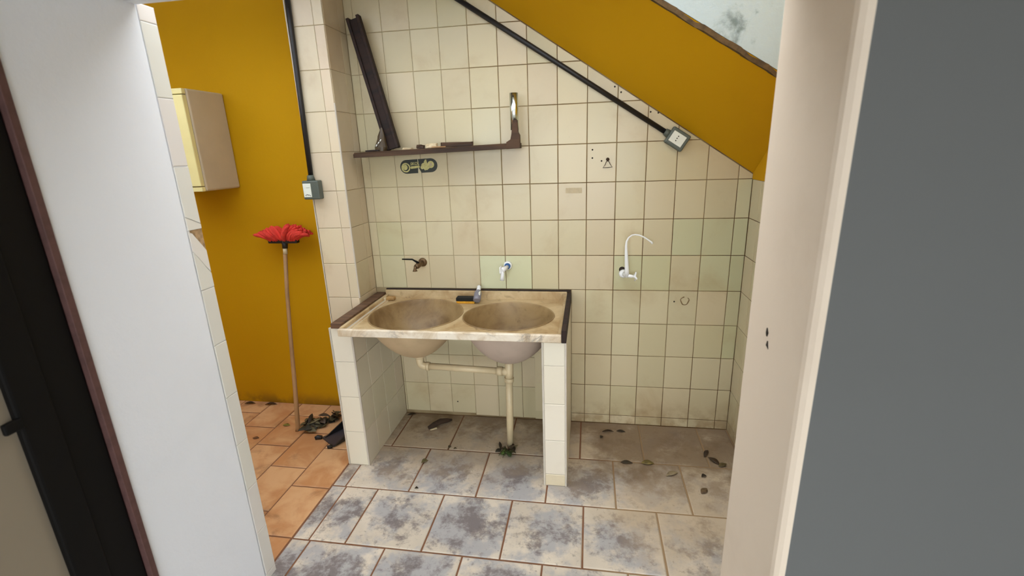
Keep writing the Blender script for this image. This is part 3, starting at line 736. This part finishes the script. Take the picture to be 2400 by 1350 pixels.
def chip(name, label, cat, x, w_, h_, mat, y=-0.12, dp=0.03, seed=0, group=None):
    random.seed(100+seed)
    b = B(); b.box((-w_/2, -dp/2, 0), (w_/2, dp/2, h_))
    bmesh.ops.subdivide_edges(b.bm, edges=b.bm.edges[:], cuts=2, use_grid_fill=True)
    for v in b.bm.verts:
        if v.co.z > 0.001: v.co += Vector((random.uniform(-.1, .1)*w_*0.5, random.uniform(-.1, .1)*dp, random.uniform(-.28, .05)*h_))
    o = b.out(name, mat, None, (x, y, zt(x))); tag(o, label, cat, group); return o
chip('wood_stick', 'short dark wooden stick lying on the shelf', 'stick', -0.515, 0.165, 0.022, 'shelf', seed=1, y=-0.09, dp=0.02)
chip('plaster_lump', 'large white crumbled plaster lump on the shelf next to the dark stick', 'rubble', -0.640, 0.055, 0.024, 'plasterbit', seed=2)
chip('wood_chip', 'squat brown wood chip on the shelf beside the plaster lump', 'wood chip', -0.700, 0.034, 0.021, 'shelf', seed=3)
chip('plaster_flake', 'thin white plaster flake on the shelf left of the brown chip', 'rubble', -0.770, 0.05, 0.009, 'plasterbit', seed=4)
chip('wood_splinter', 'pale thin splinter lying on the shelf in front of the dark stick', 'wood chip', -0.60, 0.07, 0.006, 'handle', seed=5, y=-0.135, dp=0.012)
chip('wood_splinter', 'dark flat splinter on the shelf end below the leaning board', 'wood chip', -0.965, 0.075, 0.010, 'darkwood', seed=6, y=-0.12, dp=0.025)
random.seed(5)

# ------------------------------------------------------------------ sticker and wire hook on the wall
st = thing('beer_sticker', 'torn dark oval sticker with cream emblem and lettering under the shelf', 'sticker', (-0.763, -0.001, 1.538), None, (0, math.radians(-2.0), 0))
def flat(name, polys, mat, y, parent, th=0.0006):
    b = B()
    for i, p in enumerate(polys): b.prism(p, 1, y-th-i*0.00008, y)
    return b.out(name, mat, parent)
def cap(x0, x1, r, left, cut):
    a = []
    if left:
        a = [(x0+r+r*math.cos(t), r*math.sin(t)) for t in [math.pi/2+math.pi*i/14 for i in range(15)]] + [(x1+cut, -r), (x1-0.003, -0.02), (x1+0.001, 0.0), (x1-0.001, 0.02), (x1, r)]
    else:
        a = [(x1-r+r*math.cos(t), r*math.sin(t)) for t in [-math.pi/2+math.pi*i/14 for i in range(15)]] + [(x0, r), (x0+0.001, 0.015), (x0-0.002, -0.005), (x0+cut, -r)]
    return a
flat('sticker_half', [cap(-0.107, -0.003, 0.037, True, -0.004)], 'sticker', 0.0, st)
flat('sticker_half', [cap(0.0, 0.107, 0.037, False, 0.012)], 'sticker', 0.0, st)
def ringpoly(cx, cz, r0, r1, a0, a1, n=24):
    A = [(cx+r1*math.cos(a0+(a1-a0)*i/n), cz+r1*math.sin(a0+(a1-a0)*i/n)) for i in range(n+1)]
    return A + [(cx+r0*math.cos(a0+(a1-a0)*i/n), cz+r0*math.sin(a0+(a1-a0)*i/n)) for i in range(n, -1, -1)]
def circ(cx, cz, r, n=20, sx=1): return [(cx+sx*r*math.cos(2*math.pi*i/n), cz+r*math.sin(2*math.pi*i/n)) for i in range(n)]
flat('ring_emblem', [ringpoly(-0.075, -0.004, 0.0185, 0.0255, -math.pi, math.pi*0.98), circ(-0.079, -0.002, 0.0150)], 'stickercream', -0.0007, st)
flat('name_bar', [[(-0.046, -0.012), (0.004, -0.009), (0.006, -0.003), (0.003, 0.003), (-0.046, 0.001), (-0.049, -0.006)]], 'stickercream', -0.0007, st)
flat('worn_emblem', [circ(0.070, 0.004, 0.019), circ(0.046, -0.004, 0.017, sx=1.1), circ(0.030, 0.0, 0.015), circ(0.020, -0.008, 0.010), circ(0.040, 0.018, 0.008), circ(0.044, -0.014, 0.010), [(0.036, 0.03), (0.047, 0.033), (0.052, 0.0), (0.046, -0.004), (0.043, 0.022)], [(0.024, -0.01), (0.034, -0.026), (0.038, -0.024), (0.034, -0.005)]], 'stickercream', -0.0007, st)
flat('emblem_heart', [circ(0.070, 0.004, 0.008)], 'ghost', -0.0014, st, 0.0002)
fc = bpy.data.curves.new('lettering', 'FONT'); fc.body = 'SKOL'; fc.size = 0.0215; fc.extrude = 0.0003; fc.align_x = 'LEFT'; fc.shear = 0.25; fc.offset = 0.0004
tmp = bpy.data.objects.new('tmp_text', fc); COL.objects.link(tmp)
dg = bpy.context.evaluated_depsgraph_get(); dg.update()
tm = bpy.data.meshes.new_from_object(tmp.evaluated_get(dg)); bpy.data.objects.remove(tmp, do_unlink=True)
tm.materials.clear(); tm.materials.append(MT['stickercream'])
link('lettering', tm, st, (-0.048, -0.001, 0.007), (math.pi/2, 0, 0))
hk = thing('wire_hook', 'small rusty wire triangle hook hanging from a nail on the tiles', 'hook', (0.256, 0.0, 1.50))
B().tube([(0.0, -0.004, 0.036), (-0.008, -0.004, 0.028), (-0.012, -0.004, 0.016), (-0.024, -0.004, 0.001), (0.0, -0.004, 0.001), (0.024, -0.004, 0.003), (0.013, -0.004, 0.017), (0.008, -0.004, 0.028), (0.0, -0.004, 0.036)], 0.0018, 6).out('wire', 'twig', hk)
B().tube([(0, 0, 0.042), (0, -0.006, 0.042), (0, -0.008, 0.042)], [0.009, 0.009, 0.005], 12).out('nail_head', 'twig', hk)

# ------------------------------------------------------------------ mop
mop = thing('mop', 'upturned red string mop with wooden handle leaning on the yellow wall', 'mop', (-1.584, -0.28, 0.0))
def LM(p): return Vector(p)-Vector((-1.584, -0.28, 0.0))
H0, H1 = Vector((-1.584, -0.28, 0.0)), Vector((-1.617, -0.05, 1.112))
hp = [H0+(H1-H0)*t for t in (0, 0.02, 0.25, 0.5, 0.75, 0.95)]
B().tube([LM(p)+Vector((0.006*math.sin(i*1.2), 0, 0)) for i, p in enumerate(hp)], [0.0125, 0.0135, 0.0125, 0.0115, 0.0115, 0.0115], 14).out('handle', 'handle', mop)
B().tube([LM(H0+(H1-H0)*t) for t in (0.95, 0.985)], 0.0125, 14).out('handle_sleeve', 'pvc', mop)
B().tube([LM(H0+(H1-H0)*t) for t in (0.98, 1.0, 1.02)], [0.0155, 0.016, 0.022], 14).out('socket', 'black', mop)
B().box(LM((-1.713, -0.066, 1.122)), LM((-1.527, -0.034, 1.146))).out('head_bar', 'black', mop, rot=None, bevel=0.004)
b = B(); random.seed(3)
for i in range(150):
    sgn = random.choice((-1, 1)); u = random.random(); x0 = -1.62+sgn*(0.003+0.085*u)
    y0 = -0.05+random.uniform(-0.018, 0.018); fy = random.uniform(-1, 1)
    a0 = (0.2+0.85*u)*sgn*random.uniform(0.85, 1.1)            # lean from vertical
    ln_ = random.uniform(0.085, 0.108)*(1.06 if sgn > 0 else 0.95)
    x, z, a = x0, 1.138, a0*0.7; P = []
    for k in range(7):
        P.append(LM((x, min(0.018, y0-0.035*fy*math.sin(k/6*2.2)), z)))
        x += ln_/6*math.sin(a); z += ln_/6*math.cos(a); a += sgn*(0.12+0.10*u)
    b.tube(P, [0.0065, 0.0085, 0.0098, 0.0102, 0.010, 0.0095, 0.006], 7)
ms = b.out('mop_strings', 'red', mop); ms['kind'] = 'stuff'

# ------------------------------------------------------------------ dustpan behind the support
dp = thing('dustpan', 'black plastic dustpan on the floor half hidden behind the tiled support', 'dustpan', (-1.285, -0.33, 0.0), None, (0, 0, math.radians(-28)))
b = B(); b.prism([(-0.085, -0.055), (0.05, -0.07), (0.06, 0.08), (-0.055, 0.09)], 2, 0.004, 0.010); b.out('pan', 'dustpan', dp)
B().box((-0.062, 0.075, 0.004), (0.062, 0.090, 0.075)).out('pan_back', 'black', dp, bevel=0.004)
b = B(); b.prism([(-0.07, 0.006), (0.085, 0.006), (0.085, 0.07)], 0, 0.053, 0.060); b.out('pan_side', 'black', dp)
b = B(); b.prism([(-0.06, 0.006), (0.085, 0.006), (0.085, 0.06)], 0, -0.066, -0.059); b.out('pan_side', 'black', dp)
B().tube([(-0.085, -0.055, 0.008), (-0.105, -0.07, 0.010), (-0.11, -0.085, 0.008)], [0.012, 0.014, 0.010], 8).out('lip_tab', 'black', dp)
B().tube([(0.045, -0.07, 0.008), (0.035, -0.095, 0.009)], [0.011, 0.010], 8).out('lip_tab', 'black', dp)

# ------------------------------------------------------------------ leaves
def leaf_mesh(ln_, wd, curl, fold, name='leaf'):
    V = []; F = []; n = 6
    for i in range(n+1):
        t = i/n; w_ = wd*math.sin(math.pi*min(0.999, max(0.02, t))**0.9)*0.5
        x = (t-0.5)*ln_; zc = curl*math.sin(math.pi*t)
        for s in (-1, 0, 1): V.append((x, s*w_, 0.003+zc+(abs(s)*w_*fold)))
    for i in range(n):
        for s in (0, 1): a = i*3+s; F.append((a, a+3, a+4, a+1))
    nb = len(V); V += [(v[0], v[1], v[2]-0.0012) for v in V]
    F += [tuple(nb+q for q in f[::-1]) for f in F[:]]
    for i in range(n):
        a = i*3; F.append((a, nb+a, nb+a+3, a+3)); a += 2; F.append((a, a+3, nb+a+3, nb+a))
    m = mesh(name, V, F, 'leaf', True); return m
LMESH = [leaf_mesh(0.075, 0.030, 0.003, 0.35), leaf_mesh(0.060, 0.034, 0.002, 0.15), leaf_mesh(0.085, 0.024, 0.005, 0.55), leaf_mesh(0.05, 0.036, 0.004, 0.6)]
def leaf(x, y, z, rz, sc, col, label, group=None, k=None, tilt=0.0, tl2=0.0):
    o = link('dry_leaf', LMESH[k if k is not None else random.randrange(4)], None, (x, y, z), (tilt, tl2, rz)); o.scale = (sc,)*3
    o.color = lin(col); tag(o, label, 'leaf', group); return o
random.seed(21)
DKN = ['dark brown', 'olive grey', 'blackish brown', 'pale olive', 'reddish brown', 'dull green', 'pale straw']
DK = [(58, 44, 28), (82, 72, 48), (44, 34, 24), (104, 96, 66), (70, 52, 34), (50, 46, 32), (120, 110, 78)]
for i in range(64):
    t = random.random(); 
    x = -1.575+0.175*t+random.gauss(0, 0.015); y = -0.265+0.12*t+random.gauss(0, 0.026); z = abs(random.gauss(0, 0.018))*(1-abs(t-0.6)*0.7)
    dkc = random.choice(DK)
    if math.hypot(x+1.584, y+0.28) < 0.05: x += 0.06
    leaf(x, min(y, -0.06), z+0.001, random.uniform(0, 6.28), random.uniform(0.8, 1.2), dkc, 'dry %s leaf in the heap at the foot of the mop' % DKN[DK.index(dkc)], 'dry leaves heaped by the mop', tilt=random.uniform(-.7, .7), tl2=random.uniform(-.35, .35))
SCAT = [(-2.111, -0.008, 0.1, .95, (70, 46, 26), 'brown dry leaf at the foot of the yellow wall, farther from the mop', 2),
        (-1.954, -0.006, 0.15, 1.0, (64, 40, 24), 'brown dry leaf at the foot of the yellow wall, closer to the mop', 2),
        (-1.792, -0.378, 0.1, .7, (120, 78, 46), 'small brown leaf on the terracotta floor near the door edge', 1),
        (-1.689, -0.23, 0.0, .85, (150, 140, 60), 'yellowish green leaf on the terracotta floor beside the mop handle', 1),
        (-0.940, -0.03, 0.3, .75, (52, 38, 24), 'dark leaf in the back corner under the sink', 0),
        (-0.600, -0.340, 1.2, .5, (84, 70, 42), 'tiny curled leaf on the floor joint under the sink', 3),
        (-0.565, -0.352, 0.4, .4, (92, 80, 50), 'smallest leaf scrap on the joint under the sink', 3),
        (-0.698, -0.485, 0.7, .8, (112, 104, 64), 'round curled olive leaf on the grey floor tile in front of the left bowl pipe', 3),
        (0.289, -0.095, 0.1, .8, (56, 40, 24), 'dark leaf by the tiled wall, left one of the pair right of the sink', 2),
        (0.363, -0.085, -0.1, .7, (50, 36, 22), 'dark leaf by the tiled wall, right one of the pair right of the sink', 0),
        (0.250, -0.154, 1.0, .5, (54, 40, 24), 'small dark leaf scrap in front of the pair by the tiled wall', 3),
        (0.375, -0.374, 0.0, .85, (66, 54, 38), 'dark leaf lying on the floor beside the olive leaf', 0),
        (0.483, -0.365, 0.05, 1.1, (128, 112, 58), 'olive yellow pointed leaf on the silty floor', 1),
        (0.594, -0.441, 0.5, .95, (150, 134, 104), 'pale curled leaf on the silty floor', 0),
        (0.800, -0.25, 1.1, .9, (56, 40, 26), 'dark leaf in the right corner clump, nearest the wall', 2),
        (0.825, -0.31, 2.2, 1.0, (64, 46, 28), 'dark folded leaf in the middle of the right corner clump', 0),
        (0.862, -0.34, 0.6, .9, (92, 78, 44), 'olive brown leaf in the right corner clump beside the jamb', 1),
        (0.748, -0.44, 0.5, .6, (48, 36, 24), 'small dark leaf in front of the right corner clump', 3),
        (0.725, -0.55, 0.9, .9, (104, 82, 56), 'brown flat leaf closest to the right jamb on the grey tiles', 1),
        (-0.671, -0.690, 0.2, .38, (52, 40, 28), 'tiny dark scrap on the floor joint in front of the sink', 3)]
for x, y, rz, sc, c, lb_, k in SCAT: leaf(x, y, 0.0, rz, sc, c, lb_, None, k)
tw = thing('bark_piece', 'dark crumpled bark piece with a pale end on the floor under the left bowl', 'bark', (-0.720, -0.13, 0.0))
B().tube([(-0.06, -0.05, 0.010), (-0.03, -0.02, 0.018), (0.0, 0.01, 0.022), (0.035, 0.035, 0.016), (0.06, 0.05, 0.012)], [0.010, 0.016, 0.018, 0.014, 0.006], 8).out('bark_body', 'twig', tw)
B().tube([(-0.045, -0.062, 0.005), (-0.01, -0.04, 0.006)], [0.004, 0.006], 6).out('pale_end', 'plasterbit', tw)
# weed by the drain pipe
wd = thing('weed_clump', 'small green weed growing among dead leaves at the base of the drain pipe', 'weed', (-0.278, -0.352, 0.0))
random.seed(8)
for i in range(9):
    o = link('weed_leaf', LMESH[i % 2], wd, (random.uniform(-.02, .045), random.uniform(-.045, .0), random.uniform(.004, .022)), (random.uniform(-.5, .5), random.uniform(-.6, .2), random.uniform(0, 6.28)))
    o.scale = (.75,)*3; o.color = lin(random.choice([(72, 104, 40), (86, 116, 50), (58, 84, 34)]))
for i in range(12):
    o = link('dead_leaf', LMESH[i % 4], wd, (random.uniform(-.06, .05), random.uniform(-.02, .055), random.uniform(.0, .012)), (random.uniform(-.5, .5), random.uniform(-.4, .4), random.uniform(0, 6.28)))
    o.scale = (.7,)*3; o.color = lin(random.choice(DK))
for i in range(6):
    a = random.uniform(0, 6.28)
    B().tube([(0.01, 0.0, 0.002), (0.01+0.02*math.cos(a), 0.02*math.sin(a), 0.03), (0.01+0.05*math.cos(a), 0.05*math.sin(a)-0.02, 0.012)], [0.002, 0.0016, 0.001], 6).out('stem', 'twig', wd)
